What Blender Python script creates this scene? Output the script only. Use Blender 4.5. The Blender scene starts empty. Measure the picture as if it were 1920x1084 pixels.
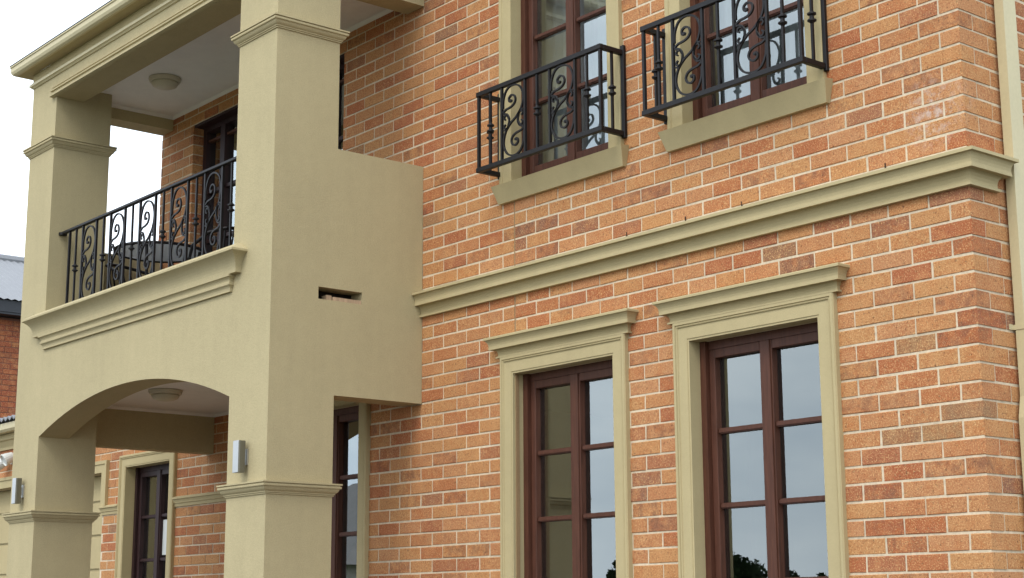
import bpy, bmesh, math, random
from mathutils import Vector, Matrix
random.seed(11)
scene = bpy.context.scene
R_ = math.radians

# ------------------------------------------------------------------ camera
CAM = Vector((4.3175, -6.3328, 1.6))
YAW, PITCH, ROLL, FPX = 0.8834, 0.2002, -0.0048, 3025.6
cd = bpy.data.cameras.new('camera'); cam = bpy.data.objects.new('camera', cd)
scene.collection.objects.link(cam); scene.camera = cam
cd.sensor_fit = 'HORIZONTAL'; cd.sensor_width = 36.0; cd.lens = 36.0 * FPX / 1920.0
cd.clip_start = 0.05; cd.clip_end = 3000
_rz = Matrix.Rotation(YAW, 3, 'Z') @ Matrix.Rotation(PITCH, 3, 'X')
_f = _rz @ Vector((0, 1, 0)); _r = _rz @ Vector((1, 0, 0)); _u = _rz @ Vector((0, 0, 1))
_r2 = _r * math.cos(ROLL) + _u * math.sin(ROLL); _u2 = -_r * math.sin(ROLL) + _u * math.cos(ROLL)
_m = Matrix((_r2, _u2, -_f)).transposed().to_4x4(); _m.translation = CAM
cam.matrix_world = _m
def project(p):
    d = Vector(p) - CAM; z = d.dot(_f)
    return (960 + FPX * d.dot(_r2) / z, 542 - FPX * d.dot(_u2) / z, z)

# ------------------------------------------------------------------ world, sun, exposure
SUN_EL, SUN_AZ = 50.0, 160.0            # azimuth clockwise from +y (house faces -y)
w = bpy.data.worlds.new('World'); scene.world = w; w.use_nodes = True
nt = w.node_tree; nt.nodes.clear()
out = nt.nodes.new('ShaderNodeOutputWorld'); bg = nt.nodes.new('ShaderNodeBackground')
sky = nt.nodes.new('ShaderNodeTexSky'); sky.sky_type = 'NISHITA'; sky.sun_disc = False
sky.sun_elevation = R_(SUN_EL); sky.sun_rotation = R_(SUN_AZ); sky.dust_density = 3.0
tcw = nt.nodes.new('ShaderNodeTexCoord'); mpw = nt.nodes.new('ShaderNodeMapping')
mpw.inputs['Scale'].default_value = (1.0, 1.0, 2.6)
nzw = nt.nodes.new('ShaderNodeTexNoise'); nzw.inputs['Scale'].default_value = 3.2
nzw.inputs['Detail'].default_value = 5; nzw.inputs['Roughness'].default_value = 0.55
crw = nt.nodes.new('ShaderNodeValToRGB')
crw.color_ramp.elements[0].position = 0.34; crw.color_ramp.elements[0].color = (6.2, 7.2, 8.4, 1)
crw.color_ramp.elements[1].position = 0.64; crw.color_ramp.elements[1].color = (9.6, 10.3, 11.0, 1)
mxw = nt.nodes.new('ShaderNodeMixRGB'); mxw.inputs[0].default_value = 0.93
nt.links.new(tcw.outputs['Generated'], mpw.inputs['Vector']); nt.links.new(mpw.outputs[0], nzw.inputs['Vector'])
nt.links.new(nzw.outputs['Fac'], crw.inputs['Fac'])
nt.links.new(sky.outputs['Color'], mxw.inputs[1]); nt.links.new(crw.outputs['Color'], mxw.inputs[2])
nt.links.new(mxw.outputs['Color'], bg.inputs['Color']); bg.inputs['Strength'].default_value = 0.15
nt.links.new(bg.outputs[0], out.inputs['Surface'])
sd = bpy.data.lights.new('sun', 'SUN'); sd.energy = 1.0; sd.angle = R_(25); sd.color = (1.0, 0.96, 0.9)
sun = bpy.data.objects.new('sun', sd); scene.collection.objects.link(sun)
_a, _e = R_(SUN_AZ), R_(SUN_EL)
_dir = Vector((math.sin(_a) * math.cos(_e), math.cos(_a) * math.cos(_e), math.sin(_e)))
sun.rotation_euler = _dir.to_track_quat('Z', 'Y').to_euler(); sun.location = (0, -8, 12)
vs = scene.view_settings; vs.view_transform = 'Standard'; vs.look = 'None'; vs.gamma = 1.0
vs.use_curve_mapping = False; vs.exposure = 0.56
scene.render.engine = 'CYCLES'
scene.cycles.max_bounces = 8; scene.cycles.transparent_max_bounces = 12

COL = scene.collection
# ------------------------------------------------------------------ materials
def lin(c):
    return tuple(((v / 255) / 12.92 if v / 255 <= 0.04045 else ((v / 255 + 0.055) / 1.055) ** 2.4) for v in c) + (1,)
class NT:
    def __init__(s, name):
        s.m = bpy.data.materials.new(name); s.m.use_nodes = True; s.t = s.m.node_tree; s.t.nodes.clear()
        s.out = s.t.nodes.new('ShaderNodeOutputMaterial')
    def n(s, typ, **kw):
        o = s.t.nodes.new(typ)
        for k, v in kw.items():
            if k.startswith('i_'):
                key = k[2:]; key = int(key) if key.isdigit() else key.replace('_', ' ')
                o.inputs[key].default_value = v
            else: setattr(o, k, v)
        return o
    def l(s, a, b): s.t.links.new(a, b)
    def ramp(s, fac, stops, interp='LINEAR'):
        r = s.n('ShaderNodeValToRGB'); cr = r.color_ramp; cr.interpolation = interp
        while len(cr.elements) < len(stops): cr.elements.new(0.5)
        for e, (p, c) in zip(cr.elements, stops): e.position = p; e.color = c if len(c) == 4 else tuple(c) + (1,)
        s.l(fac, r.inputs['Fac']); return r.outputs['Color']
    def noise(s, vec, scale, detail=4, rough=0.6):
        o = s.n('ShaderNodeTexNoise', i_Scale=scale, i_Detail=detail, i_Roughness=rough)
        if vec is not None: s.l(vec, o.inputs['Vector'])
        return o.outputs['Fac']
    def math(s, op, a, b=None, c=None):
        o = s.n('ShaderNodeMath', operation=op)
        for i, v in enumerate((a, b, c)):
            if v is None: continue
            if isinstance(v, (int, float)): o.inputs[i].default_value = v
            else: s.l(v, o.inputs[i])
        return o.outputs[0]
    def mix(s, fac, a, b, blend='MIX'):
        o = s.n('ShaderNodeMixRGB', blend_type=blend)
        for i, v in enumerate((fac, a, b)):
            if isinstance(v, (int, float)): o.inputs[i].default_value = v
            elif isinstance(v, tuple): o.inputs[i].default_value = v if len(v) == 4 else v + (1,)
            else: s.l(v, o.inputs[i])
        return o.outputs['Color']
    def bsdf(s, color, rough=0.8, bump=None, bstr=0.3, bdist=0.002, spec=0.3, metal=0.0):
        b = s.n('ShaderNodeBsdfPrincipled'); b.inputs['Metallic'].default_value = metal
        b.inputs['Specular IOR Level'].default_value = spec
        if isinstance(color, tuple): b.inputs['Base Color'].default_value = color if len(color) == 4 else color + (1,)
        else: s.l(color, b.inputs['Base Color'])
        if isinstance(rough, (int, float)): b.inputs['Roughness'].default_value = rough
        else: s.l(rough, b.inputs['Roughness'])
        if bump is not None:
            bp = s.n('ShaderNodeBump', i_Strength=bstr, i_Distance=bdist); s.l(bump, bp.inputs['Height'])
            s.l(bp.outputs[0], b.inputs['Normal'])
        s.l(b.outputs[0], s.out.inputs['Surface']); return b

def m_render(name, base, var=0.10, grain=220, bstr=0.45):
    t = NT(name); pos = t.n('ShaderNodeNewGeometry').outputs['Position']
    big = t.noise(pos, 1.3, 5, 0.6); fine = t.noise(pos, grain, 3, 0.7); mid = t.noise(pos, 14, 4, 0.6)
    mp = t.n('ShaderNodeMapping'); mp.inputs['Scale'].default_value = (9, 9, 0.9); t.l(pos, mp.inputs['Vector'])
    streak = t.noise(mp.outputs[0], 1.0, 4, 0.6)
    d = tuple(v * (1 - var) for v in base[:3]); h = tuple(min(1, v * (1 + var)) for v in base[:3])
    f = t.math('MULTIPLY_ADD', big, 0.45, t.math('MULTIPLY_ADD', mid, 0.25, t.math('MULTIPLY', streak, 0.3)))
    c = t.ramp(f, [(0.36, d), (0.62, h)])
    c = t.mix(0.32, c, t.ramp(fine, [(0.3, tuple(v * 0.7 for v in base[:3])), (0.7, tuple(min(1, v * 1.25) for v in base[:3]))]))
    t.bsdf(c, 0.88, fine, bstr, 0.0025, 0.25); return t.m
def m_brick(name, stops):
    t = NT(name); g = t.n('ShaderNodeNewGeometry'); pos = g.outputs['Position']
    oi = t.n('ShaderNodeObjectInfo'); at = t.n('ShaderNodeAttribute', attribute_name='tone')
    r = t.math('FRACT', t.math('ADD', oi.outputs['Random'], at.outputs['Fac']))
    base = t.ramp(r, stops)
    r2 = t.math('FRACT', t.math('MULTIPLY', r, 37.7))
    mid = t.noise(pos, 15, 4, 0.65); fine = t.noise(pos, 110, 3, 0.75); sp = t.noise(pos, 75, 2, 0.5)
    # soft drift of tone inside one brick
    c = t.mix(t.math('MULTIPLY', t.ramp(mid, [(0.40, (0, 0, 0)), (0.66, (1, 1, 1))]), t.math('MULTIPLY_ADD', r2, 0.5, 0.15)),
              base, lin((172, 100, 56)))
    c = t.mix(t.math('MULTIPLY', t.ramp(t.noise(pos, 9, 3, 0.6), [(0.5, (0, 0, 0)), (0.75, (1, 1, 1))]), 0.45), c, lin((206, 150, 100)))
    c = t.mix(t.ramp(fine, [(0.30, (0.7, 0.7, 0.7)), (0.49, (0, 0, 0))]), c, lin((122, 62, 36)))       # rusty grain
    c = t.mix(t.ramp(sp, [(0.61, (0, 0, 0)), (0.68, (0.85, 0.85, 0.85))]), c, lin((88, 50, 36)))           # dark flecks
    c = t.mix(t.ramp(t.noise(pos, 150, 2, 0.7), [(0.52, (0, 0, 0)), (0.68, (0.75, 0.75, 0.75))]), c, lin((220, 178, 124)))     # pale grit
    sm = t.math('MULTIPLY', t.ramp(r2, [(0.86, (0, 0, 0)), (0.93, (1, 1, 1))]), t.ramp(t.noise(pos, 16, 5, 0.75), [(0.44, (0, 0, 0)), (0.62, (0.6, 0.6, 0.6))]))
    c = t.mix(sm, c, lin((112, 76, 62)))                                                            # kiln-smudged ends
    # lime bloom beside the corner
    df = t.n('ShaderNodeVectorMath', operation='DISTANCE'); t.l(pos, df.inputs[0]); df.inputs[1].default_value = (-0.17, 0.0, 3.985)
    bl = t.math('MULTIPLY', t.ramp(df.outputs['Value'], [(0.02, (1, 1, 1)), (0.22, (0, 0, 0))]),
                t.ramp(t.noise(pos, 24, 4, 0.7), [(0.47, (0, 0, 0)), (0.66, (1, 1, 1))]))
    c = t.mix(t.math('MULTIPLY', bl, 0.75), c, lin((205, 190, 180)))
    h = t.math('MULTIPLY_ADD', t.noise(pos, 40, 3, 0.6), 0.6, fine)
    t.bsdf(c, 0.9, h, 0.55, 0.004, 0.2); return t.m
def m_plain(name, col, rough=0.6, grain=90, var=0.12, bstr=0.15, spec=0.3, metal=0.0, dist=0.001):
    t = NT(name); pos = t.n('ShaderNodeNewGeometry').outputs['Position']
    a = t.noise(pos, grain, 4, 0.6); b = t.noise(pos, grain * 0.07, 3, 0.6)
    f = t.math('MULTIPLY_ADD', a, 0.5, t.math('MULTIPLY', b, 0.5))
    c = t.ramp(f, [(0.35, tuple(v * (1 - var) for v in col[:3])), (0.65, tuple(min(1, v * (1 + var)) for v in col[:3]))])
    t.bsdf(c, rough, a, bstr, dist, spec, metal); return t.m
def m_wood(name, col):
    t = NT(name); pos = t.n('ShaderNodeNewGeometry').outputs['Position']
    mp = t.n('ShaderNodeMapping'); mp.inputs['Scale'].default_value = (60, 60, 5); t.l(pos, mp.inputs['Vector'])
    g = t.noise(mp.outputs[0], 1.0, 5, 0.65)
    c = t.ramp(g, [(0.3, tuple(v * 0.72 for v in col[:3])), (0.7, tuple(v * 1.25 for v in col[:3]))])
    t.bsdf(c, 0.5, g, 0.12, 0.001, 0.25); return t.m
def m_glass(name, tint=(0.86, 0.9, 0.88)):
    t = NT(name); pos = t.n('ShaderNodeNewGeometry').outputs['Position']
    gl = t.n('ShaderNodeBsdfGlossy', i_Roughness=0.004); gl.inputs['Color'].default_value = (0.93, 0.99, 0.98, 1)
    tr = t.n('ShaderNodeBsdfTransparent'); tr.inputs['Color'].default_value = tint + (1,)
    fr = t.n('ShaderNodeFresnel', i_IOR=1.52)
    bp = t.n('ShaderNodeBump', i_Strength=0.004, i_Distance=0.01); t.l(t.noise(pos, 2.3, 2, 0.5), bp.inputs['Height'])
    t.l(bp.outputs[0], gl.inputs['Normal'])
    f = t.math('MINIMUM', t.math('MULTIPLY', fr.outputs[0], 4.6), 1.0)
    mx = t.n('ShaderNodeMixShader'); t.l(f, mx.inputs[0]); t.l(tr.outputs[0], mx.inputs[1]); t.l(gl.outputs[0], mx.inputs[2])
    t.l(mx.outputs[0], t.out.inputs['Surface']); return t.m
def m_curtain(name):
    t = NT(name)
    d = t.n('ShaderNodeBsdfDiffuse'); d.inputs['Color'].default_value = (0.78, 0.8, 0.82, 1)
    tl = t.n('ShaderNodeBsdfTranslucent'); tl.inputs['Color'].default_value = (0.75, 0.77, 0.8, 1)
    mx = t.n('ShaderNodeMixShader', i_0=0.35); t.l(d.outputs[0], mx.inputs[1]); t.l(tl.outputs[0], mx.inputs[2])
    t.l(mx.outputs[0], t.out.inputs['Surface']); return t.m

RENDER = m_render('tan_render', lin((178, 164, 127)), 0.08, 130, 0.8)
TRIM = m_render('painted_moulding', lin((180, 164, 124)), 0.08, 260, 0.25)
CREAM = m_plain('cream_metal', lin((196, 183, 144)), 0.5, 60, 0.05, 0.05, 0.4)
CEIL = m_plain('ceiling_paint', lin((232, 228, 220)), 0.85, 120, 0.04, 0.1)
BRICK = m_brick('face_brick', [(0.0, lin((181, 128, 83))), (0.20, lin((185, 135, 88))), (0.40, lin((178, 123, 82))), (0.60, lin((182, 130, 91))),
                               (0.72, lin((174, 112, 73))), (0.82, lin((166, 99, 65))), (0.91, lin((160, 91, 62))), (0.955, lin((156, 104, 76))), (0.98, lin((126, 89, 74))), (1.0, lin((156, 120, 84)))])
REDBRICK = m_brick('old_red_brick', [(0.0, lin((120, 52, 40))), (0.5, lin((138, 62, 46))), (1.0, lin((112, 58, 44)))])
MORTAR = m_plain('mortar', lin((204, 187, 160)), 0.95, 40, 0.22, 0.5, 0.15, 0, 0.004)
REDMORTAR = m_plain('old_mortar', lin((120, 82, 68)), 0.95, 60, 0.15)
SEALDARK = m_plain('weep_shadow', lin((70, 50, 40)), 0.9, 60, 0.1)
SEAL = m_plain('joint_sealant', lin((150, 122, 88)), 0.8, 60, 0.1)
WOOD = m_wood('stained_timber', lin((84, 51, 38)))
DARKWOOD = m_wood('dark_timber', lin((52, 34, 34)))
IRON = m_plain('black_iron', lin((22, 19, 20)), 0.5, 150, 0.25, 0.2, 0.3)
GLASS = m_glass('window_glass')
CURT = m_curtain('sheer_curtain')
FROST = m_curtain('frosted_glass')
ROOM = m_plain('room_paint', lin((92, 92, 84)), 0.9, 5, 0.05)
STEEL = m_plain('brushed_steel', lin((188, 188, 186)), 0.35, 200, 0.06, 0.1, 0.5, 0.85)
OPAL = m_plain('opal_diffuser', lin((196, 188, 164)), 0.4, 60, 0.03, 0.03)
WHITEP = m_plain('white_plastic', lin((214, 214, 208)), 0.35, 60, 0.03, 0.03)
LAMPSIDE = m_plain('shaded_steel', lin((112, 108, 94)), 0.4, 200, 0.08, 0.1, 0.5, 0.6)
DARK = m_plain('cavity_shade', lin((30, 25, 20)), 0.9, 60, 0.2)
PINKWOOD = m_wood('raw_batten', lin((178, 152, 124)))
PAPER = m_plain('paper', lin((205, 208, 205)), 0.8, 80, 0.03)
ZINC = m_plain('corrugated_steel', lin((128, 129, 132)), 0.6, 6, 0.06, 0.05, 0.3, 0.0)
DARKTRIM = m_plain('charcoal_paint', lin((52, 54, 58)), 0.5, 20, 0.1)
GRASS = m_plain('grass', lin((74, 84, 48)), 0.95, 9, 0.3, 0.6, 0.2, 0, 0.05)
PAVE = m_plain('concrete', lin((84, 80, 75)), 0.9, 20, 0.12, 0.4, 0.2, 0, 0.004)
LEAF = m_plain('leaf', lin((58, 74, 44)), 0.7, 3, 0.4, 0.1)
BARK = m_plain('bark', lin((84, 70, 58)), 0.9, 14, 0.25, 0.5, 0.2, 0, 0.02)
TILE = m_plain('roof_tile', lin((120, 116, 114)), 0.8, 20, 0.15)
PALEWALL = m_plain('pale_wall', lin((176, 170, 160)), 0.85, 20, 0.06)

# ------------------------------------------------------------------ mesh helpers
def obj(name, bm, mat, parent=None, recalc=True, smooth=False):
    if recalc: bmesh.ops.recalc_face_normals(bm, faces=bm.faces)
    me = bpy.data.meshes.new(name); bm.to_mesh(me); bm.free()
    for m in (mat if isinstance(mat, (list, tuple)) else [mat]): me.materials.append(m)
    if smooth:
        for p in me.polygons: p.use_smooth = True
    o = bpy.data.objects.new(name, me); COL.objects.link(o)
    if parent is not None: o.parent = parent
    return o
def thing(name, label, cat, group=None, loc=(0, 0, 0)):
    o = bpy.data.objects.new(name, None); COL.objects.link(o); o.empty_display_size = 0.2; o.location = loc
    o['label'] = label; o['category'] = cat
    if group: o['group'] = group
    return o
def box(bm, x0, x1, y0, y1, z0, z1):
    v = [bm.verts.new((x, y, z)) for x in (x0, x1) for y in (y0, y1) for z in (z0, z1)]
    for f in ((0, 1, 3, 2), (4, 6, 7, 5), (0, 4, 5, 1), (2, 3, 7, 6), (0, 2, 6, 4), (1, 5, 7, 3)):
        bm.faces.new([v[i] for i in f])
    return bm
def bbox(*a):
    return box(bmesh.new(), *a)
def bevbox(x0, x1, y0, y1, z0, z1, b=0.006, seg=2):
    bm = bbox(x0, x1, y0, y1, z0, z1)
    bmesh.ops.bevel(bm, geom=list(bm.edges), offset=b, segments=seg, affect='EDGES'); return bm
def offset_path(path, n, closed):
    """mitred offset of a 2D path, n to the right of travel"""
    L = len(path); res = []
    for i in range(L):
        p = path[i]
        a = path[i - 1] if (i > 0 or closed) else None
        b = path[(i + 1) % L] if (i < L - 1 or closed) else None
        ns = []
        for q0, q1 in ((a, p), (p, b)):
            if q0 is None or q1 is None: continue
            dx, dy = q1[0] - q0[0], q1[1] - q0[1]; l = math.hypot(dx, dy) or 1
            ns.append((dy / l, -dx / l))
        if len(ns) == 1: m = ns[0]; k = 1
        else:
            m = (ns[0][0] + ns[1][0], ns[0][1] + ns[1][1]); l = math.hypot(*m) or 1
            m = (m[0] / l, m[1] / l); c = m[0] * ns[0][0] + m[1] * ns[0][1]; k = 1 / max(c, 0.35)
        res.append((p[0] + m[0] * n * k, p[1] + m[1] * n * k))
    return res
def sweep(bm, path, prof, fmap, closed=False):
    """prof: list of (n, t); fmap(u, v, t) -> xyz; profile polygon is closed"""
    rings = []
    for n, t in prof:
        rings.append([bm.verts.new(fmap(u, v, t)) for u, v in offset_path(path, n, closed)])
    P, L = len(prof), len(path)
    for j in range(P):
        j2 = (j + 1) % P
        for i in range(L if closed else L - 1):
            i2 = (i + 1) % L
            bm.faces.new((rings[j][i], rings[j][i2], rings[j2][i2], rings[j2][i]))
    if not closed:
        bm.faces.new([rings[j][0] for j in range(P)]); bm.faces.new([rings[j][-1] for j in reversed(range(P))])
    return bm
PLAN = lambda u, v, t: (u, v, t)
def arc(p0, p1, bulge, n=5):
    """points from p0 to p1 (exclusive of p0) on a curve bulging sideways"""
    r = []
    dx, dy = p1[0] - p0[0], p1[1] - p0[1]
    for i in range(1, n + 1):
        s = i / n; k = 4 * s * (1 - s) * bulge
        r.append((p0[0] + dx * s - dy * k, p0[1] + dy * s + dx * k))
    return r
def catmull(pts, n=7):
    P = [pts[0]] + list(pts) + [pts[-1]]; r = []
    for i in range(1, len(P) - 2):
        a, b, c, d = P[i - 1], P[i], P[i + 1], P[i + 2]
        for k in range(n):
            t = k / n
            r.append(tuple(0.5 * (2 * b[j] + (c[j] - a[j]) * t + (2 * a[j] - 5 * b[j] + 4 * c[j] - d[j]) * t * t + (3 * b[j] - a[j] - 3 * c[j] + d[j]) * t ** 3) for j in (0, 1)))
    r.append(tuple(pts[-1])); return r
def lathe(bm, prof, cx, cy, seg=20, axis='z', base=0.0, ring_=False):
    rings = []
    for r, h in prof:
        ring = []
        for i in range(seg):
            a = 2 * math.pi * i / seg
            if axis == 'z': ring.append(bm.verts.new((cx + r * math.cos(a), cy + r * math.sin(a), base + h)))
            else: ring.append(bm.verts.new((cx + r * math.cos(a), base + h, cy + r * math.sin(a))))
        rings.append(ring)
    for a, b in zip(rings, rings[1:]):
        for i in range(seg): bm.faces.new((a[i], a[(i + 1) % seg], b[(i + 1) % seg], b[i]))
    if ring_:
        for i in range(seg): bm.faces.new((rings[-1][i], rings[-1][(i + 1) % seg], rings[0][(i + 1) % seg], rings[0][i]))
    else: bm.faces.new(rings[0]); bm.faces.new(rings[-1][::-1])
    return bm
def tube(bm, pts, rad, seg=8):
    rings = []; n = len(pts)
    for i, p in enumerate(pts):
        p = Vector(p); d = (Vector(pts[min(i + 1, n - 1)]) - Vector(pts[max(i - 1, 0)])).normalized()
        ref = Vector((0, 0, 1)) if abs(d.z) < 0.9 else Vector((1, 0, 0))
        a = d.cross(ref).normalized(); b = d.cross(a)
        r = rad[i] if isinstance(rad, (list, tuple)) else rad
        rings.append([bm.verts.new(p + (a * math.cos(2 * math.pi * k / seg) + b * math.sin(2 * math.pi * k / seg)) * r) for k in range(seg)])
    for a, b in zip(rings, rings[1:]):
        for k in range(seg): bm.faces.new((a[k], a[(k + 1) % seg], b[(k + 1) % seg], b[k]))
    bm.faces.new(rings[0]); bm.faces.new(rings[-1][::-1]); return bm

# ------------------------------------------------------------------ ground
def sheet(name, x0, x1, y0, y1, z, mat):
    bm = bmesh.new(); bm.faces.new([bm.verts.new(p) for p in ((x0, y0, z), (x1, y0, z), (x1, y1, z), (x0, y1, z))])
    o = obj(name, bm, mat, recalc=False); o['kind'] = 'structure'; return o
sheet('ground', -1500, 1500, -1500, 1500, 0.0, GRASS)
sheet('driveway', -30, 14, -14, 12, 0.004, PAVE)

# ------------------------------------------------------------------ the house
D, CW, CD_ = -1.1816, 0.486, 0.484          # portico front plane, column width, column depth
NX1, NX0 = -4.353, -4.353 - CW              # near column
LX1, LX0 = -7.83, -7.83 - CW                # far column
YB = D + CD_
ZB, CO = 4.4598, 0.086                      # brick bed 0, course height
WX = -8.27                                  # left end of upper brick wall
RY = 0.56                                   # recessed ground wall
house = thing('brick_house', 'two-storey orange brick house with tan rendered portico, mouldings and brown windows', 'house')

OP_LO = [(-3.372, -2.46), (-1.842, -0.93)]  # window openings (x)
ARCH_W = 0.115
ZL0, ZL1, ZU0, ZU1 = 0.90, 3.083, 4.31, 5.86
PW = (-6.0, -5.075, 0.90, 3.083)            # ground window beside the portico column
UD = (-7.70, -5.365, 3.80, 5.75)            # sliding door on the balcony
front_open = [(a, b, ZL0, ZL1) for a, b in OP_LO] + [(a, b, ZU0, ZU1) for a, b in OP_LO] + [PW, UD, (-99, -6.35, -1, 3.345)]
def wall_sheet(x0, x1, z0, z1, opens, y, th, fm):
    xs = sorted({x0, x1} | {min(max(v, x0), x1) for o in opens for v in o[:2]})
    zs = sorted({z0, z1} | {min(max(v, z0), z1) for o in opens for v in o[2:]})
    def solid(i, j):
        if i < 0 or j < 0 or i >= len(xs) - 1 or j >= len(zs) - 1: return False
        cx, cz = (xs[i] + xs[i + 1]) / 2, (zs[j] + zs[j + 1]) / 2
        return not any(o[0] < cx < o[1] and o[2] < cz < o[3] for o in opens)
    bm = bmesh.new(); cache = {}
    def V(x, yy, z):
        k = (round(x, 5), round(yy, 5), round(z, 5))
        if k not in cache: cache[k] = bm.verts.new(fm(*k))
        return cache[k]
    for i in range(len(xs) - 1):
        for j in range(len(zs) - 1):
            if not solid(i, j): continue
            a, b, c, d = xs[i], xs[i + 1], zs[j], zs[j + 1]
            bm.faces.new((V(a, y, c), V(b, y, c), V(b, y, d), V(a, y, d)))
            bm.faces.new((V(a, y + th, c), V(a, y + th, d), V(b, y + th, d), V(b, y + th, c)))
            if not solid(i - 1, j): bm.faces.new((V(a, y, c), V(a, y, d), V(a, y + th, d), V(a, y + th, c)))
            if not solid(i + 1, j): bm.faces.new((V(b, y, c), V(b, y + th, c), V(b, y + th, d), V(b, y, d)))
            if not solid(i, j - 1): bm.faces.new((V(a, y, c), V(a, y + th, c), V(b, y + th, c), V(b, y, c)))
            if not solid(i, j + 1): bm.faces.new((V(a, y, d), V(b, y, d), V(b, y + th, d), V(a, y + th, d)))
    return bm
MJ = 0.0042
front_wall = obj('front_wall', wall_sheet(WX, -MJ, 0.0, 6.10, front_open, MJ, 0.24, lambda x, y, z: (x, y, z)), MORTAR, house)
side_wall = obj('side_wall', bbox(-0.25, -MJ, MJ + 0.2405, 9.0, 0, 6.10), MORTAR, house)
recess_wall = obj('recessed_wall', wall_sheet(-15.4, -6.35, 0.0, 3.43, [(-9.83, -8.955, 0.06, 3.0), (-15.0, -10.335, 0.02, 2.985)], RY + MJ, 0.24, lambda x, y, z: (x, y, z)), MORTAR, house)
obj('return_wall', bbox(-6.35, -6.11, 0.2463, RY + MJ - 0.001, 0, 3.345), MORTAR, house)

# bricks -------------------------------------------------------------
JA = [0, -.235, -.475, -.71, -.95, -1.192, -1.435, -1.646, -1.856, -2.102, -2.342, -2.582, -2.827, -3.038, -3.254, -3.371, -3.629, -3.868, -4.117, -4.360]
JB = [0, -.115, -.347, -.587, -.827, -1.066, -1.307, -1.518, -1.727, -1.972, -2.217, -2.462, -2.702, -2.949, -3.165, -3.371, -3.489, -3.733, -3.97, -4.232]
while JA[-1] > -9: JA.append(JA[-1] - 0.2425)
while JB[-1] > -9: JB.append(JB[-1] - 0.2425)
EXP = -3.371
bricks = []     # (x0,x1,y0,y1,z0,z1,face)
def cut(x0, x1, z0, z1, opens):
    segs = [(x0, x1)]
    for o in opens:
        if z1 <= o[2] + 0.004 or z0 >= o[3] - 0.004: continue
        ns = []; g = 0.0 if o[0] == UD[0] else 0.006
        for a, b in segs:
            if b <= o[0] - g or a >= o[1] + g: ns.append((a, b)); continue
            if a < o[0] - g: ns.append((a, o[0] - g))
            if b > o[1] + g: ns.append((o[1] + g, b))
        segs = ns
    return [s for s in segs if s[1] - s[0] > 0.02]
for c in range(-19, 52):
    zt, zb_ = ZB - CO * c - 0.0055, ZB - CO * (c + 1) + 0.0055
    J = JA if c % 2 == 0 else JB
    for i in range(len(J) - 1):
        b, a = J[i], J[i + 1]
        x1 = b - 0.005 if b < 0 else 0.0
        x0 = a + 0.005
        if abs(b - EXP) < .001: x1 = b - 0.006
        if abs(a - EXP) < .001: x0 = a + 0.006
        if x1 < WX: continue
        x0 = max(x0, WX)
        for s0, s1 in cut(x0, x1, zb_, zt, front_open):
            corner = (b == 0)
            rv = abs(s1 - UD[0]) < .001
            bricks.append((s0, s1 + (.005 if rv else 0), 0.0, (0.11 if c % 2 == 0 else 0.23) if corner else (0.10 if rv else 0.03), zb_, zt, 'f'))
    y = 0.12 if c % 2 == 0 else 0.24
    while y < 8.7:
        bricks.append((-0.03, 0.0, y, y + 0.23, zb_, zt, 's')); y += 0.24
rec_open = [(-9.83, -8.955, -1, 3.0), (-16, -10.335, -1, 2.985)]
for c in range(12, 52):
    zt, zb_ = ZB - CO * c - 0.0055, ZB - CO * (c + 1) + 0.0055
    if zt > 3.43: continue
    x = -6.35 - (0 if c % 2 else 0.12)
    while x > -15.3:
        for s0, s1 in cut(max(x - 0.23, -15.4), x, zb_, zt, rec_open):
            bricks.append((s0, s1, RY, RY + 0.03, zb_, zt, 'f'))
        x -= 0.24
# unit brick meshes: chamfered, slightly uneven, unit size, scaled per brick
def add_brick(bm, x0, x1, y0, y1, z0, z1, face, tone=None, layer=None):
    j = lambda s=0.0017: random.uniform(-s, s)
    ch = 0.003
    if face == 's':
        def P(u, v, d): return (x1 - d, y0 + u * (y1 - y0), z0 + v * (z1 - z0))
        W = y1 - y0; Dp = x1 - x0
    else:
        def P(u, v, d): return (x0 + u * (x1 - x0), y0 + d, z0 + v * (z1 - z0))
        W = x1 - x0; Dp = y1 - y0
    H = z1 - z0; cu, cv = ch / W, ch / H
    off = random.uniform(-0.0012, 0.0026)
    rn = lambda u, v, d: bm.verts.new(P(u + j() / W, v + j() / H, d + off + j(0.0006)))
    a = [rn(cu, cv, 0), rn(1 - cu, cv, 0), rn(1 - cu, 1 - cv, 0), rn(cu, 1 - cv, 0)]
    b = [rn(0, 0, ch), rn(1, 0, ch), rn(1, 1, ch), rn(0, 1, ch)]
    e = [bm.verts.new(P(u, v, Dp)) for u, v in ((0, 0), (1, 0), (1, 1), (0, 1))]
    fs = [bm.faces.new(a)]
    for r, s in ((a, b), (b, e)):
        for k in range(4): fs.append(bm.faces.new((r[k], s[k], s[(k + 1) % 4], r[(k + 1) % 4])))
    fs.append(bm.faces.new(e[::-1]))
    if layer is not None:
        for f in fs: f[layer] = tone
def shown(b):
    cx, cy, cz = (b[1] + 0, b[2], (b[4] + b[5]) / 2) if b[6] == 's' else ((b[0] + b[1]) / 2, b[2], (b[4] + b[5]) / 2)
    p = project((cx, cy, cz))
    if not (-10 < p[0] < 1930 and -10 < p[1] < 1094): return 0
    if b[2] > 0.5 or (b[0] < -4.36 and b[6] == 'f'): return 0
    q = project((b[0], b[2], cz)) if b[6] == 'f' else project((0, b[3], cz)); q2 = project((b[1], b[2], cz))
    for xa, xb in OP_LO:                      # hidden under mouldings
        if b[6] == 'f' and b[0] > xa - ARCH_W - .03 and b[1] < xb + ARCH_W + .03: return 0
    if 3.59 < cz < 3.74: return 0
    return abs(q2[0] - q[0]) * FPX * 0.076 / p[2]
order = sorted(range(len(bricks)), key=lambda i: -shown(bricks[i]))
single = set(order[:300])
proto = {}
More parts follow.
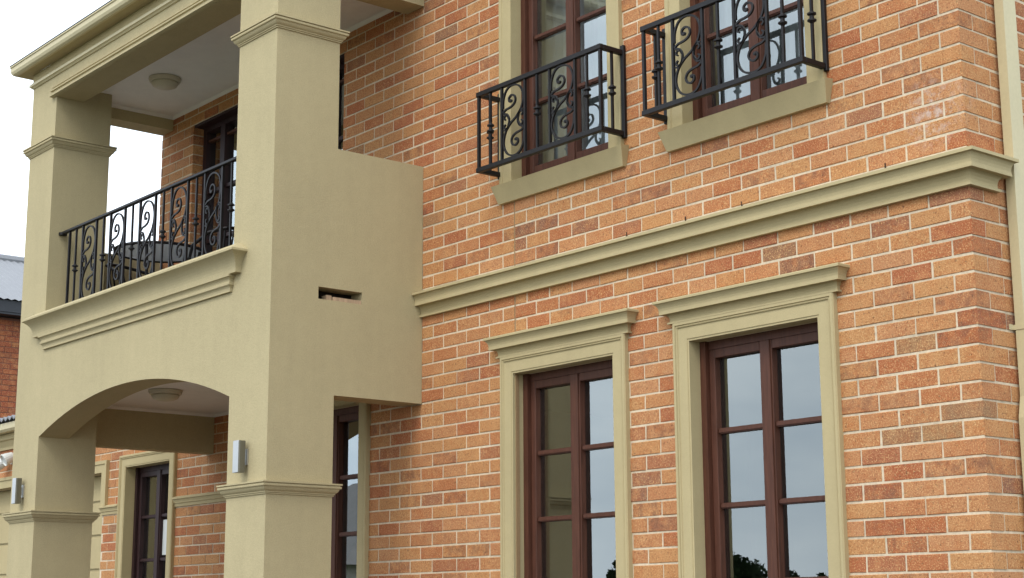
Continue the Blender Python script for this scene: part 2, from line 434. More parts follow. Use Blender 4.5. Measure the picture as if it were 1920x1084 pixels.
rest = bmesh.new(); lay = rest.faces.layers.float.new('tone')
for i, b in enumerate(bricks):
    if i in single:
        key = (b[6], round(b[1] - b[0], 2), round(b[3] - b[2], 2), random.randrange(4))
        if key not in proto:
            bm = bmesh.new(); add_brick(bm, 0, b[1] - b[0], 0, b[3] - b[2], 0, b[5] - b[4], b[6])
            if b[6] == 's': pass
            bmesh.ops.recalc_face_normals(bm, faces=bm.faces)
            me = bpy.data.meshes.new('brick'); bm.to_mesh(me); bm.free(); me.materials.append(BRICK)
            proto[key] = (me, b[1] - b[0])
        me, W = proto[key]
        o = bpy.data.objects.new('brick', me); COL.objects.link(o)
        o.parent = front_wall if b[6] == 'f' else side_wall
        o.location = (b[0], b[2], b[4]); o.scale = ((b[1] - b[0]) / W, 1, 1)
    else:
        add_brick(rest, *b, random.random(), lay)
o = obj('brickwork', rest, BRICK, house); o['kind'] = 'stuff'
obj('expansion_joint', bbox(EXP - 0.0055, EXP + 0.0055, 0.0025, 0.03, 0.1, 4.19), SEAL, front_wall)
for px in (-2.34, -1.86, -1.435, -0.475):
    obj('weep_hole', bbox(px - .003, px + .003, -0.0025, 0.01, 3.768, 3.795), SEALDARK, front_wall)

# belt moulding ------------------------------------------------------
def belt_prof(z, s=1.0):
    p = [(-0.01, z), (0.092 * s, z - 0.034), (0.092 * s, z - 0.050), (0.076 * s, z - 0.052)]
    p += arc((0.076 * s, z - 0.052), (0.066 * s, z - 0.112), -0.10, 4)
    p += [(0.066 * s, z - 0.120), (0.034 * s, z - 0.117)]
    p += arc((0.034 * s, z - 0.117), (0.016 * s, z - 0.178), -0.12, 4)
    p += [(0.026 * s, z - 0.181), (0.026 * s, z - 0.194), (-0.01, z - 0.194)]
    return p
def plan_sweep(name, path, prof, mat, parent, closed=False):
    return obj(name, sweep(bmesh.new(), path, prof, PLAN, closed), mat, parent)
plan_sweep('belt_moulding', [(NX1 + 0.001, 0), (0, 0), (0, 0.195), (-0.02, 0.195)], belt_prof(3.772), TRIM, house)

# windows ------------------------------------------------------------
ELEV = lambda y0: (lambda u, v, t: (u, y0 + t, v))
def timber_window(x0, x1, z0, z1, rows, y=0.065, parent=house, mat=WOOD, rail=0.05, bottom=0.07, label=None, cols=2):
    """frame > stiles, rails, muntins, panes"""
    fw = 0.042
    bm = bmesh.new()
    box(bm, x0, x0 + fw, y, y + 0.11, z0, z1); box(bm, x1 - fw, x1, y, y + 0.11, z0, z1)
    box(bm, x0 + fw, x1 - fw, y + .026, y + 0.109, z1 - fw * 1.1, z1); box(bm, x0 + fw, x1 - fw, y + .001, y + 0.109, z0, z0 + fw)
    win = obj('window', bm, mat, parent)
    xi0, xi1, zi0, zi1 = x0 + fw, x1 - fw, z0 + fw, z1 - fw * 1.1
    ys = y + 0.028; yg = ys + 0.040; st = 0.042
    cx = (xi0 + xi1) / 2
    if cols == 2: obj('mullion', bevbox(cx - .034, cx + .034, ys - .010, ys + .002, zi0 + .001, zi1 - .001, .003, 1), mat, win)
    for k in range(cols):
        a = xi0 + (xi1 - xi0) * k / cols + 0.001; b = xi0 + (xi1 - xi0) * (k + 1) / cols - 0.001
        bm = bmesh.new()
        box(bm, a, a + st, ys, ys + 0.05, zi0, zi1); box(bm, b - st, b, ys, ys + 0.05, zi0, zi1)
        box(bm, a + st, b - st, ys + .001, ys + 0.049, zi1 - rail, zi1); box(bm, a + st, b - st, ys + .001, ys + 0.049, zi0, zi0 + bottom)
        bmesh.ops.bevel(bm, geom=list(bm.edges), offset=0.003, segments=1, affect='EDGES')
        sash = obj('sash', bm, mat, win)
        g0, g1 = zi0 + bottom, zi1 - rail
        zz = [g0] + [z for z in rows if g0 + .05 < z < g1 - .05] + [g1]; zz.sort()
        for z in zz[1:-1]:
            obj('glazing_bar', bevbox(a + st, b - st, ys + 0.010, ys + 0.048, z - 0.015, z + 0.015, 0.006, 2), mat, win)
        for za, zb2 in zip(zz, zz[1:]):
            tilt = random.uniform(-0.0012, 0.0012)
            bm = bmesh.new(); P = [(a + st - .004, yg - tilt, za - .003), (b - st + .004, yg + tilt, za - .003), (b - st + .004, yg + tilt, zb2 + .003), (a + st - .004, yg - tilt, zb2 + .003)]
            bm.faces.new([bm.verts.new(p) for p in P])
            obj('pane', bm, GLASS, win, recalc=False)
    return win
def surround(win, x0, x1, z0, z1, y0=0.0, e=0.022, fancy=True, depth=0.075, name='architrave'):
    aw = ARCH_W
    if fancy:
        prof = [(0, 0.02), (0, -e + .006), (0.010, -e + .006), (0.012, -e), (0.078, -e), (0.081, -e - .007), (0.086, -e - .009), (0.091, -e - .004), (0.094, -e - .012), (0.108, -e - .012), (0.112, -e - .006), (aw, -e - .006), (aw, 0.02)]
    else:
        prof = [(0, 0.02), (0, -e), (0.085, -e), (0.088, -e - .006), (aw, -e - .006), (aw, 0.02)]
    # path runs bottom-right -> top-right -> top-left -> bottom-left, outward on the right-hand side
    path = [(x1, z0), (x1, z1), (x0, z1), (x0, z0)]
    obj(name, sweep(bmesh.new(), path, prof, ELEV(y0)), TRIM, win)
    # rendered reveal lining
    bm = bmesh.new()
    t = 0.012
    box(bm, x0 - t, x0 + .0005, y0 - e + .004, y0 + depth, z0, z1 + t); box(bm, x1 - .0005, x1 + t, y0 - e + .004, y0 + depth, z0, z1 + t)
    box(bm, x0 + .0005, x1 - .0005, y0 - e + .0045, y0 + depth - .001, z1 - .0005, z1 + t)
    obj('reveal', bm, TRIM, win)
def head_mould(win, x0, x1, z, y0=0.0):
    p = [(-0.01, z + 0.146), (0.088, z + 0.130), (0.092, z + 0.126), (0.092, z + 0.114), (0.082, z + 0.110)]
    p += arc((0.082, z + 0.110), (0.066, z + 0.060), -0.12, 4)
    p += [(0.066, z + 0.053), (0.038, z + 0.056)]
    p += arc((0.038, z + 0.056), (0.024, z + 0.012), -0.14, 4)
    p += [(0.034, z + 0.009), (0.034, z), (-0.01, z)]
    a, b = x0 - ARCH_W, x1 + ARCH_W
    obj('head_moulding', sweep(bmesh.new(), [(a, y0 + .012), (a, y0), (b, y0), (b, y0 + .012)], p, PLAN), TRIM, win)
ROW_LO = [2.585 - 0.405 * k for k in range(5)]
for i, (a, b) in enumerate(OP_LO):
    wn = timber_window(a, b, ZL0, ZL1, ROW_LO)
    wn['label'] = ('brown ground floor window nearest the portico' if i == 0 else 'brown ground floor window nearest the house corner')
    surround(wn, a, b, ZL0, ZL1); head_mould(wn, a, b, ZL1 + ARCH_W - .005)
    obj('sill', bevbox(a - .15, b + .15, -0.07, 0.06, ZL0 - 0.12, ZL0, 0.01), TRIM, wn)
ROW_UP = [4.848, 5.286]
def curtain(win, x0, x1, z0, z1, y, amp=0.02, n=90, per=0.09):
    bm = bmesh.new(); prev = None
    for i in range(n + 1):
        x = x0 + (x1 - x0) * i / n
        yy = y + amp * math.sin(x / per * 6.283) + amp * 0.6 * math.sin(x / per * 2.1 + 1)
        cur = (bm.verts.new((x, yy, z0)), bm.verts.new((x, yy * 1.0 + .01 * math.sin(x * 9), z1)))
        if prev: bm.faces.new((prev[0], cur[0], cur[1], prev[1]))
        prev = cur
    obj('curtain', bm, CURT, win, smooth=True)
for i, (a, b) in enumerate(OP_LO):
    wn = timber_window(a, b, ZU0 + 0.012, ZU1, ROW_UP, bottom=0.055)
    wn['label'] = ('brown upper window above the ground window nearest the portico' if i == 0 else 'brown upper window nearest the house corner')
    surround(wn, a, b, ZU0 - .005, ZU1, fancy=False)
    # battered sill
    bm = bmesh.new(); c = (a + b) / 2
    tp = [(c - .612, -.066), (c + .612, -.066), (c + .612, .075), (c - .612, .075)]; bt = [(c - .582, -.026), (c + .582, -.026), (c + .582, .02), (c - .582, .02)]
    vt = [bm.verts.new((x, y, 4.306 if y < 0 else 4.326)) for x, y in tp]; vb = [bm.verts.new((x, y, 4.190)) for x, y in bt]
    bm.faces.new(vt); bm.faces.new(vb[::-1])
    for k in range(4): bm.faces.new((vt[k], vb[k], vb[(k + 1) % 4], vt[(k + 1) % 4]))
    obj('sill', bm, TRIM, wn)
    curtain(wn, a - .05, b + .05, 4.2, 5.85, 0.275)
wn = timber_window(PW[0], PW[1], PW[2], PW[3], ROW_LO); wn['label'] = 'brown window half hidden behind the near portico column'
surround(wn, *PW)
obj('sill', bevbox(PW[0] - .15, PW[1] + .15, -0.07, 0.06, PW[2] - 0.12, PW[2], 0.01), TRIM, wn)
# glazed door in the recessed wall under the arch
wn = timber_window(-9.83, -8.955, 0.06, 3.0, [2.53, 2.13, 1.73, 1.33, 0.93], y=RY + 0.085, mat=DARKWOOD)
wn.name = 'glazed_door'; wn['label'] = 'dark brown glazed door beyond the arch'
surround(wn, -9.83, -8.955, 0.06, 3.0, y0=RY, depth=0.095)
# balcony sliding door
sl = bmesh.new(); y = 0.10
for xa, xb in ((UD[0], UD[0] + .06), (UD[1] - .06, UD[1]), (-7.40, -7.325), (-6.57, -6.49), (-5.75, -5.68)):
    box(sl, xa, xb, y, y + .09, UD[2] + .02, UD[3] - .06)
box(sl, UD[0], UD[1], y - .001, y + .091, UD[3] - .06, UD[3]); box(sl, UD[0], UD[1], y - .001, y + .091, UD[2], UD[2] + .02)
sdoor = obj('sliding_door', sl, DARKWOOD, house); sdoor['label'] = 'dark framed glazed door opening onto the balcony'
for xa, xb in ((UD[0] + .06, -7.40), (-7.325, -6.57), (-6.49, -5.75), (-5.68, UD[1] - .06)):
    for zb2 in (4.30, 4.726, 5.156):
        obj('glazing_bar', bbox(xa, xb, y + .02, y + .06, zb2 - .014, zb2 + .014), DARKWOOD, sdoor)
    bm = bmesh.new(); bm.faces.new([bm.verts.new(p) for p in ((xa, y + .045, UD[2] + .02), (xb, y + .045, UD[2] + .02), (xb, y + .045, UD[3] - .06), (xa, y + .045, UD[3] - .06))])
    obj('pane', bm, GLASS, sdoor, recalc=False)
obj('door_head', bbox(UD[0], UD[1], y + .02, y + .05, 5.60, 5.62), WOOD, sdoor)
obj('soffit_shade', bbox(UD[0] + .001, UD[1] - .001, .012, .099, 5.727, 5.7495), DARKWOOD, sdoor)  # dark strip added so the lintel soffit reads as shaded
curtain(sdoor, -7.32, -6.95, 3.85, 5.50, 0.30); curtain(sdoor, -5.75, -5.36, 3.85, 5.6, 0.30)

# rooms behind the glass, floors, roof --------------------------------
def room(name, x0, x1, y0, y1, z0, z1):
    bm = bmesh.new()
    box(bm, x0, x1, y1, y1 + .1, z0, z1); box(bm, x0 - .1, x0, y0, y1 + .1, z0, z1); box(bm, x1, x1 + .1, y0, y1 + .1, z0, z1)
    box(bm, x0 - .1, x1 + .1, y0, y1 + .1, z0 - .1, z0 - .001); box(bm, x0 - .1, x1 + .1, y0, y1 + .1, z1 + .001, z1 + .1)
    return obj(name, bm, ROOM, house)
room('upper_room', -8.1, -4.6, 0.2475, 5.0, 3.78, 5.93)
room('upper_room', -4.4, -0.36, 0.2475, 5.0, 3.78, 5.93)
room('lower_room', -6.0, -0.36, 0.2475, 5.0, 0.12, 3.30)
room('hall', -10.2, -8.0, RY + .248, 5.0, 0.12, 3.30)
bm = bmesh.new()   # hip roof over the main block
e0 = [(-8.45, -0.16, 6.14), (0.16, -0.16, 6.14), (0.16, 9.16, 6.14), (-8.45, 9.16, 6.14)]
lo = [bm.verts.new(p) for p in e0]; r0 = bm.verts.new((-4.5, 4.4, 7.9)); r1 = bm.verts.new((-3.8, 4.6, 7.9))
bm.faces.new(lo[::-1]); bm.faces.new((lo[0], lo[1], r1, r0)); bm.faces.new((lo[1], lo[2], r1)); bm.faces.new((lo[2], lo[3], r0, r1)); bm.faces.new((lo[3], lo[0], r0))
obj('roof', bm, TILE, house)

# portico ------------------------------------------------------------
VS = (-0.829, -0.490, 3.612, 3.692)         # slot left for a vent brick (y0, y1, z0, z1)
def cap_prof(z, h=0.072):
    p = [(-0.01, z), (0.008, z), (0.008, z + .009), (0.014, z + .010), (0.014, z + .018), (0.018, z + .019)]
    p += arc((0.018, z + .019), (0.034, z + h - .026), -0.10, 4)
    p += [(0.042, z + h - .025), (0.044, z + h - .020), (0.044, z + h - .010), (0.037, z + h - .009), (0.037, z + h - .004), (0.048, z + h - .003), (0.048, z + h + .007), (-0.01, z + h + .012)]
    return p
for nm, x0, x1, lb in (('portico_column', NX0, NX1, 'near rendered column'), ('portico_column', LX0, LX1, 'far rendered column')):
    bm = bmesh.new()
    if x1 == NX1:
        box(bm, x0, x1, D, YB, 0.0, VS[2]); box(bm, x0, x1, D, YB, VS[3], 6.05)
        box(bm, x0, x1, D, VS[0], VS[2], VS[3]); box(bm, x0, x1 - 0.13, VS[0], YB, VS[2], VS[3])
    else: box(bm, x0, x1, D, YB, 0.0, 6.05)
    c = obj(nm, bm, RENDER, house); c['label'] = lb
    for zc in (2.348, 5.372):
        loop = [(x0, D), (x1, D), (x1, YB), (x0, YB)]
        plan_sweep('capital', loop, cap_prof(zc), RENDER, c, True)
# arch panel with segmental opening
AH, RISE, ZS = (NX0 - LX1) / 2, 0.26, 3.0
acx = (NX0 + LX1) / 2; AR = (AH * AH + RISE * RISE) / (2 * RISE)
N = 36
bm = bmesh.new(); AT = 0.25; ZT = 3.93
fr, bk = [], []
for i in range(N + 1):
    x = LX1 + 2 * AH * i / N; z = ZS + RISE - AR + math.sqrt(max(0, AR * AR - (x - acx) ** 2))
    fr.append((bm.verts.new((x, D, z)), bm.verts.new((x, D, ZT)))); bk.append((bm.verts.new((x, D + AT, z)), bm.verts.new((x, D + AT, ZT))))
for i in range(N):
    bm.faces.new((fr[i][0], fr[i + 1][0], fr[i + 1][1], fr[i][1])); bm.faces.new((bk[i][0], bk[i][1], bk[i + 1][1], bk[i + 1][0]))
    bm.faces.new((fr[i][0], bk[i][0], bk[i + 1][0], fr[i + 1][0])); bm.faces.new((fr[i][1], fr[i + 1][1], bk[i + 1][1], bk[i][1]))
archw = obj('arch_panel', bm, RENDER, house)
# balcony sill mouldings on the arch panel
prof = [(-0.02, 4.005), (0.02, 4.0), (0.115, 3.944), (0.115, 3.930)]
prof += arc((0.115, 3.930), (0.045, 3.806), -0.16, 8) + [(0.045, 3.800), (-0.01, 3.800)]
sx0, sx1 = LX1 - 0.075, NX0 + 0.065
plan_sweep('balcony_sill', [(sx0, D + .01), (sx0, D), (sx1, D), (sx1, D + .01)], prof, RENDER, house)
obj('sill_backing', bbox(LX1 + .001, NX0 - .001, D + .02, D + AT - .001, ZT + .001, 4.003), RENDER, archw)
prof = [(-0.01, 3.799), (0.050, 3.799), (0.050, 3.786), (0.040, 3.782)] + arc((0.040, 3.782), (0.030, 3.752), -0.15, 3) + [(0.036, 3.748), (0.036, 3.734)] + arc((0.036, 3.734), (0.018, 3.704), -0.15, 3) + [(0.018, 3.690), (-0.01, 3.690)]
plan_sweep('apron_moulding', [(LX1 + .045, D + .01), (LX1 + .045, D), (NX0 - .02, D), (NX0 - .02, D + .01)], prof, RENDER, house)
# side walls of the balcony
vy0, vy1, vz0, vz1 = VS
TH = 0.20
near = wall_sheet(YB, -0.001, 2.995, 4.636, [(vy0, vy1, vz0, vz1)], 0, TH, lambda u, d, z: (NX1 - d, u, z))
sp = obj('balcony_side_wall', near, RENDER, house); sp['label'] = 'near balcony side wall with a slot in it'
# slot also bites into the column: cut it there with a niche whose dark plates paint in its shade
obj('balcony_side_wall', bbox(LX0, -8.18, YB, RY - .001, 3.0, 3.344), RENDER, house)['label'] = 'far beam over the porch side'
obj('balcony_side_wall', bbox(LX0, -8.18, YB, -.001, 3.346, 4.636), RENDER, house)
# slabs and ceilings
obj('porch_ceiling', bbox(-8.179, NX1 - TH - .001, D + AT + .001, RY - .001, 3.342, 3.40), CEIL, house)
obj('balcony_floor', bbox(-8.179, NX1 - TH - .001, D + AT + .001, -.001, 3.41, 3.80), PAVE, house)
bm = bmesh.new(); box(bm, -8.06, NX1 - TH - .005, D + .235, -.001, 5.912, 5.97)
obj('balcony_ceiling', bm, CEIL, house)
# cornice strip round the ceilings
def cornice(x0, x1, y0, y1, z, s=0.026):
    bm = bmesh.new(); prof = [(0.002, z - .001), (-s, z - .001), (-s * .5, z - s * .45), (-.004, z - s), (0.002, z - s)]
    return obj('ceiling_cornice', sweep(bm, [(x0, y0), (x1, y0), (x1, y1), (x0, y1)], prof, PLAN, True), CEIL, house)
cornice(-8.18, NX1 - TH, D + AT, RY, 3.342)
cornice(-8.066, NX1 - TH, D + .235, 0, 5.912)
# upper beams
bw = 0.235
obj('upper_beam', bbox(LX1 + .001, NX0 - .001, D, D + bw - .002, 5.797, 6.05), RENDER, house)
obj('upper_beam', bbox(NX1 - TH, NX1, YB + .001, -.001, 5.805, 6.05), RENDER, house)
obj('upper_beam', bbox(WX, -8.068, YB + .001, -.001, 5.79, 6.05), RENDER, house)
prof = [(-.01, 5.799), (.012, 5.799), (.034, 5.806), (.034, 5.822), (.018, 5.826), (.018, 5.846), (.030, 5.850), (.030, 5.862), (.012, 5.868), (.012, 5.878), (.020, 5.880), (.020, 5.888), (-.01, 5.892)]
plan_sweep('beam_moulding', [(LX1 - .045, D + .01), (LX1 - .045, D), (NX0 + .045, D), (NX0 + .045, D + .01)], prof, RENDER, house)
eave = [(LX0, -.01), (LX0, D), (NX1, D), (NX1, -.01)]
prof = [(-.01, 5.985), (.010, 5.985), (.018, 5.995), (.030, 6.000), (.030, 6.020), (.020, 6.026), (.016, 6.036), (-.01, 6.036)]
plan_sweep('frieze_moulding', eave, prof, CREAM, house)
plan_sweep('fascia', eave, [(-.2, 6.051), (-.2, 6.11), (.006, 6.11), (.006, 6.037), (-.005, 6.037), (-.005, 6.051)], TRIM, house)
plan_sweep('soffit', eave, [(.004, 6.112), (.10, 6.112), (.10, 6.124), (.004, 6.124)], TRIM, house)
gp = [(.095, 6.125), (.100, 6.108), (.122, 6.106), (.140, 6.118), (.150, 6.140), (.150, 6.176), (.158, 6.180), (.158, 6.190), (.146, 6.190), (.142, 6.18), (.105, 6.18), (.095, 6.19)]
plan_sweep('gutter', eave, gp, CREAM, house)
bm = bmesh.new(); gx0, gx1, gy0 = LX0 - .160, NX1 + .160, D - .160     # portico roof sheet
v = [bm.verts.new(p) for p in ((gx0, gy0, 6.194), (gx1, gy0, 6.194), (gx1, -.2, 6.50), (gx0, -.2, 6.50), (gx0, gy0, 6.200), (gx1, gy0, 6.200), (gx1, -.2, 6.52), (gx0, -.2, 6.52))]
for f in ((0, 1, 2, 3), (4, 5, 6, 7), (0, 1, 5, 4), (1, 2, 6, 5), (2, 3, 7, 6), (3, 0, 4, 7)): bm.faces.new([v[i] for i in f])
obj('portico_roof', bm, DARKTRIM, house)
# main eaves
me_ = [(NX1 + .16, 0), (0, 0), (0, 9.0)]
plan_sweep('soffit', me_, [(.004, 6.112), (.10, 6.112), (.10, 6.124), (.004, 6.124)], TRIM, house)
plan_sweep('gutter', me_, gp, CREAM, house)

# dark plates colouring in the shade of the vent slot, and the bits inside
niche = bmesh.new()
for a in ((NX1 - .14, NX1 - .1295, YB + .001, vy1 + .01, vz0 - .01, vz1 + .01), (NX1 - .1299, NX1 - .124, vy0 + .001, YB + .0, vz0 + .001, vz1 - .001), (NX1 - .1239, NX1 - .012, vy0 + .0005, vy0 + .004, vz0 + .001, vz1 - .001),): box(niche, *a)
obj('slot_shade', niche, DARK, sp)
obj('batten', bbox(NX1 - .10, NX1 - .006, -0.71, vy1 - .002, vz0 + .001, vz0 + .026), PINKWOOD, sp)
obj('offcut', bbox(NX1 - .075, NX1 - .02, -0.755, -0.715, vz0 + .001, vz0 + .036), PINKWOOD, sp)

# downpipe on the side wall ---------------------------------------------
pp = [(0.29, 6.1), (0.29, 3.775), (0.285, 3.57), (0.285, 2.60), (0.262, 2.50), (0.262, 0.0)]
bm = bmesh.new(); prev = None
for y, z in pp:
    ring = [bm.verts.new(p) for p in ((0.012, y, z), (0.062, y, z), (0.062, y + .105, z), (0.012, y + .105, z))]
    if prev:
        for k in range(4): bm.faces.new((prev[k], prev[(k + 1) % 4], ring[(k + 1) % 4], ring[k]))
    else: bm.faces.new(ring)
    prev = ring
bm.faces.new(prev[::-1])
dp = obj('downpipe', bm, CREAM, house)
for z in (2.93, 5.2, 0.8):
    bm = bmesh.new(); box(bm, 0.001, 0.0665, 0.281, 0.2845, z - .012, z + .012); box(bm, 0.0625, 0.0665, 0.2846, 0.40, z - .012, z + .012); box(bm, 0.0, 0.004, 0.25, 0.2809, z - .012, z + .014)
    obj('strap', bm, CREAM, dp)

# ground-floor wing seen through the arch -----------------------------------
dado = [(-.01, 2.672), (.040, 2.655), (.040, 2.640), (.030, 2.636), (.022, 2.612), (.022, 2.606), (.014, 2.602), (.010, 2.575), (-.01, 2.575)]
plan_sweep('dado_moulding', [(-8.955 + ARCH_W + .001, RY), (-6.36, RY)], dado, TRIM, house)
plan_sweep('dado_moulding', [(-10.335, RY), (-9.83 - ARCH_W - .001, RY)], dado, TRIM, house)
garage = obj('garage_door', bbox(-15.0, -10.335, RY + .13, RY + .17, 0.0, 2.985), TRIM, house)
z = 2.06 - 0.33 * 6
while z < 2.95:
    obj('door_panel', bevbox(-14.99, -10.345, RY + .115, RY + .129, z + .012, min(z + .318, 2.98), 0.008, 2), TRIM, garage); z += 0.33
path = [(-10.335, 2.66), (-10.335, 2.985), (-15.0, 2.985), (-15.0, 0.0)]
obj('architrave', sweep(bmesh.new(), path, [(0, 0.02), (0, -.022), (0.078, -.022), (0.082, -.032), (ARCH_W, -.032), (ARCH_W, 0.02)], ELEV(RY)), TRIM, garage)
bm = bmesh.new(); box(bm, -10.347, -10.3352, RY - .018, RY + .129, 2.66, 2.984); box(bm, -10.345, -10.3352, RY + .004, RY + .129, 0, 2.659); box(bm, -14.99, -10.348, RY - .018, RY + .129, 2.986, 2.998)
obj('reveal', bm, TRIM, garage)
plan_sweep('wing_cornice', [(-15.4, RY), (-8.19, RY)], [(-.01, 3.56), (.07, 3.56), (.07, 3.50), (.05, 3.49), (.03, 3.45), (.02, 3.43), (.02, 3.40), (-.01, 3.40)], TRIM, house)
plan_sweep('wing_gutter', [(-15.6, RY), (-8.33, RY)], [(.02, 3.565), (.15, 3.565), (.17, 3.59), (.17, 3.655), (.02, 3.655)], CREAM, house)
bm = bmesh.new(); prev = None; n = 0     # corrugated sheet edge over the gutter
x = -15.6
while x < -8.35:
    zz = 3.70 + 0.018 * math.cos(n * math.pi)
    cur = [bm.verts.new((x, RY - .20, zz)), bm.verts.new((x, 6.0, zz + .05)), bm.verts.new((x, RY - .20, zz - .02)), bm.verts.new((x, 6.0, zz + .03))]
    if prev: bm.faces.new((prev[0], cur[0], cur[1], prev[1])); bm.faces.new((prev[2], cur[2], cur[0], prev[0]))
    prev = cur; n += 1; x += 0.055
obj('wing_roof', bm, ZINC, house)

# ------------------------------------------------------------------ ironwork
def bar2d(bm, pts, t, d, y=0.0):
    sweep(bm, pts, [(-t / 2, -d / 2), (t / 2, -d / 2), (t / 2, d / 2), (-t / 2, d / 2)], lambda u, v, q: (u, y + q, v)); return bm
S_MAIN = [(-.110, .10), (-.106, .165), (-.070, .225), (-.005, .243), (.070, .215), (.105, .145), (.086, .070), (.035, .020), (0, 0), (-.035, -.020), (-.086, -.070), (-.105, -.145), (-.070, -.215), (.005, -.243), (.070, -.225), (.106, -.165), (.110, -.10)]
S_CURL = [(-.110, .072), (-.080, .088), (-.035, .094), (.004, .108), (.022, .136), (.010, .166), (-.022, .176), (-.046, .160), (-.042, .136), (-.024, .134)]
S_HOOK = [(-.108, .062), (-.074, .058), (-.050, .030), (-.046, 0), (-.056, -.034), (-.082, -.054), (-.108, -.05)]
S_HK2 = [(-.050, .020), (-.066, .044), (-.090, .046), (-.097, .028), (-.084, .018)]
S_HK3 = [(-.048, -.010), (-.062, -.040), (-.088, -.044), (-.097, -.026), (-.084, -.014)]
def scroll(w, h, t=0.011, d=0.012):
    bm = bmesh.new(); sx, sz = w / 0.23, h / 0.5
    for pts in (S_MAIN, S_CURL, S_HOOK, S_HK2, S_HK3):
        for s in ((1,) if pts is S_MAIN else (1, -1)):
            q = [(p[0] * s * sx, p[1] * s * sz) for p in catmull(pts, 6)]
            bar2d(bm, q, t if pts in (S_MAIN, S_CURL) else t * .85, d)
    for s in (1, -1):
        lathe(bm, [(0.002, -.008), (.010, -.007), (.010, .007), (.002, .008)], s * -.026 * sx, s * .138 * sz, 8, 'y')
    return bm
def knuckle():
    return lathe(bmesh.new(), [(.008, -.036), (.013, -.030), (.015, -.026), (.024, -.022), (.024, -.014), (.013, -.009), (.012, .009), (.024, .014), (.024, .022), (.015, .026), (.013, .030), (.008, .036)], 0, 0, 10)
def put(o, loc, parent):
    o.location = loc; o.parent = parent; return o
def copy_tree(o, parent=None):
    c = o.copy(); COL.objects.link(c)
    if parent is not None: c.parent = parent
    for ch in list(o.children): copy_tree(ch, c)
    return c
def baluster(h, parent, loc, t=0.014, zk=0.0):
    b = obj('baluster', bbox(-t / 2, t / 2, -t / 2, t / 2, -h / 2, h / 2), IRON); put(b, loc, parent)
    put(obj('collar', knuckle(), IRON), (0, 0, zk), b); return b
bal = thing('window_balconette', 'black wrought iron balconette under the upper window nearest the portico', 'balconette', 'wrought iron window balconettes')
HB = 0.533; zc = HB / 2; hw = 0.592; dep = 0.205; rt = 0.030
for nm, z0 in (('top_rail', HB - rt), ('bottom_rail', 0.0)):
    bm = bmesh.new()
    box(bm, -hw, hw, -dep, -dep + rt, z0, z0 + rt); box(bm, -hw, -hw + rt, -dep + rt + .0005, -.001, z0 + .0005, z0 + rt - .0005); box(bm, hw - rt, hw, -dep + rt + .0005, -.001, z0 + .0005, z0 + rt - .0005)
    bmesh.ops.bevel(bm, geom=list(bm.edges), offset=0.002, segments=1, affect='EDGES')
    obj(nm, bm, IRON, bal)
yf = -dep + rt / 2; hi = HB - 2 * rt
for sx in (-1, 1):
    obj('corner_bar', bbox(sx * (hw - .015) - .009, sx * (hw - .015) + .009, yf - .009, yf + .009, rt, HB - rt), IRON, bal)
    obj('wall_bracket', bevbox(sx * (hw - .008) - .014, sx * (hw - .008) + .014, -.024, -.0015, -.012, HB + .03, .003, 1), IRON, bal)
    put(obj('baluster', bbox(-.007, .007, -.007, .007, -hi / 2, hi / 2), IRON), (sx * (hw - .015), yf * .52, zc), bal)
    put(obj('collar', knuckle(), IRON), (0, 0, -.01), bal.children[-1]) if False else None
for b in [o for o in bal.children if o.name.startswith('baluster')]:
    put(obj('collar', knuckle(), IRON), (0, 0, 0), b)
for x in (-.4575, 0.0, .4575): baluster(hi, bal, (x, yf, zc))
for x0, x1 in ((-.343, -.115), (.120, .352)):
    for x in (x0, x1): obj('panel_bar', bbox(x - .008, x + .008, yf - .008, yf + .008, rt, HB - rt), IRON, bal)
    put(obj('scroll_panel', scroll(x1 - x0 - .016, hi), IRON), ((x0 + x1) / 2, yf, zc), bal)
bal.location = (-2.913, 0, 4.372)
bal2 = copy_tree(bal); bal2.location = (-1.392, 0, 4.372)
bal2['label'] = 'black wrought iron balconette under the upper window nearest the house corner'

rail = thing('balcony_railing', 'black wrought iron scroll railing between the two portico columns', 'railing')
ry = D + 0.105; rz0, rz1 = 4.002, 4.665; rh = rz1 - rz0
obj('handrail', bevbox(LX1 + .012, NX0 - .001, ry - .018, ry + .018, rz1 - .022, rz1, .004, 1), IRON, rail)
obj('rail_boss', lathe(bmesh.new(), [(.02, -.012), (.034, -.010), (.034, .010), (.02, .012)], 0, 0, 12), IRON, rail).location = (LX1 + .020, ry, rz1 - .016)
for x in (-7.669, -4.90):
    obj('post', bbox(x - .009, x + .009, ry - .009, ry + .009, rz0 - .01, rz1 - .022), IRON, rail)
x = -7.546
while x < -4.95:
    baluster(rh - .03, rail, (x, ry, (rz0 + rz1) / 2 - .011))
    c = x + 0.246
    if c + .12 < -4.9:
        for q in (c - .122, c + .122): obj('panel_bar', bbox(q - .0085, q + .0085, ry - .0085, ry + .0085, rz0 - .01, rz1 - .022), IRON, rail)
        put(obj('scroll_panel', scroll(.228, rh - .05, .0115), IRON), (c, ry, (rz0 + rz1) / 2 - .01), rail)
    x += 0.4935

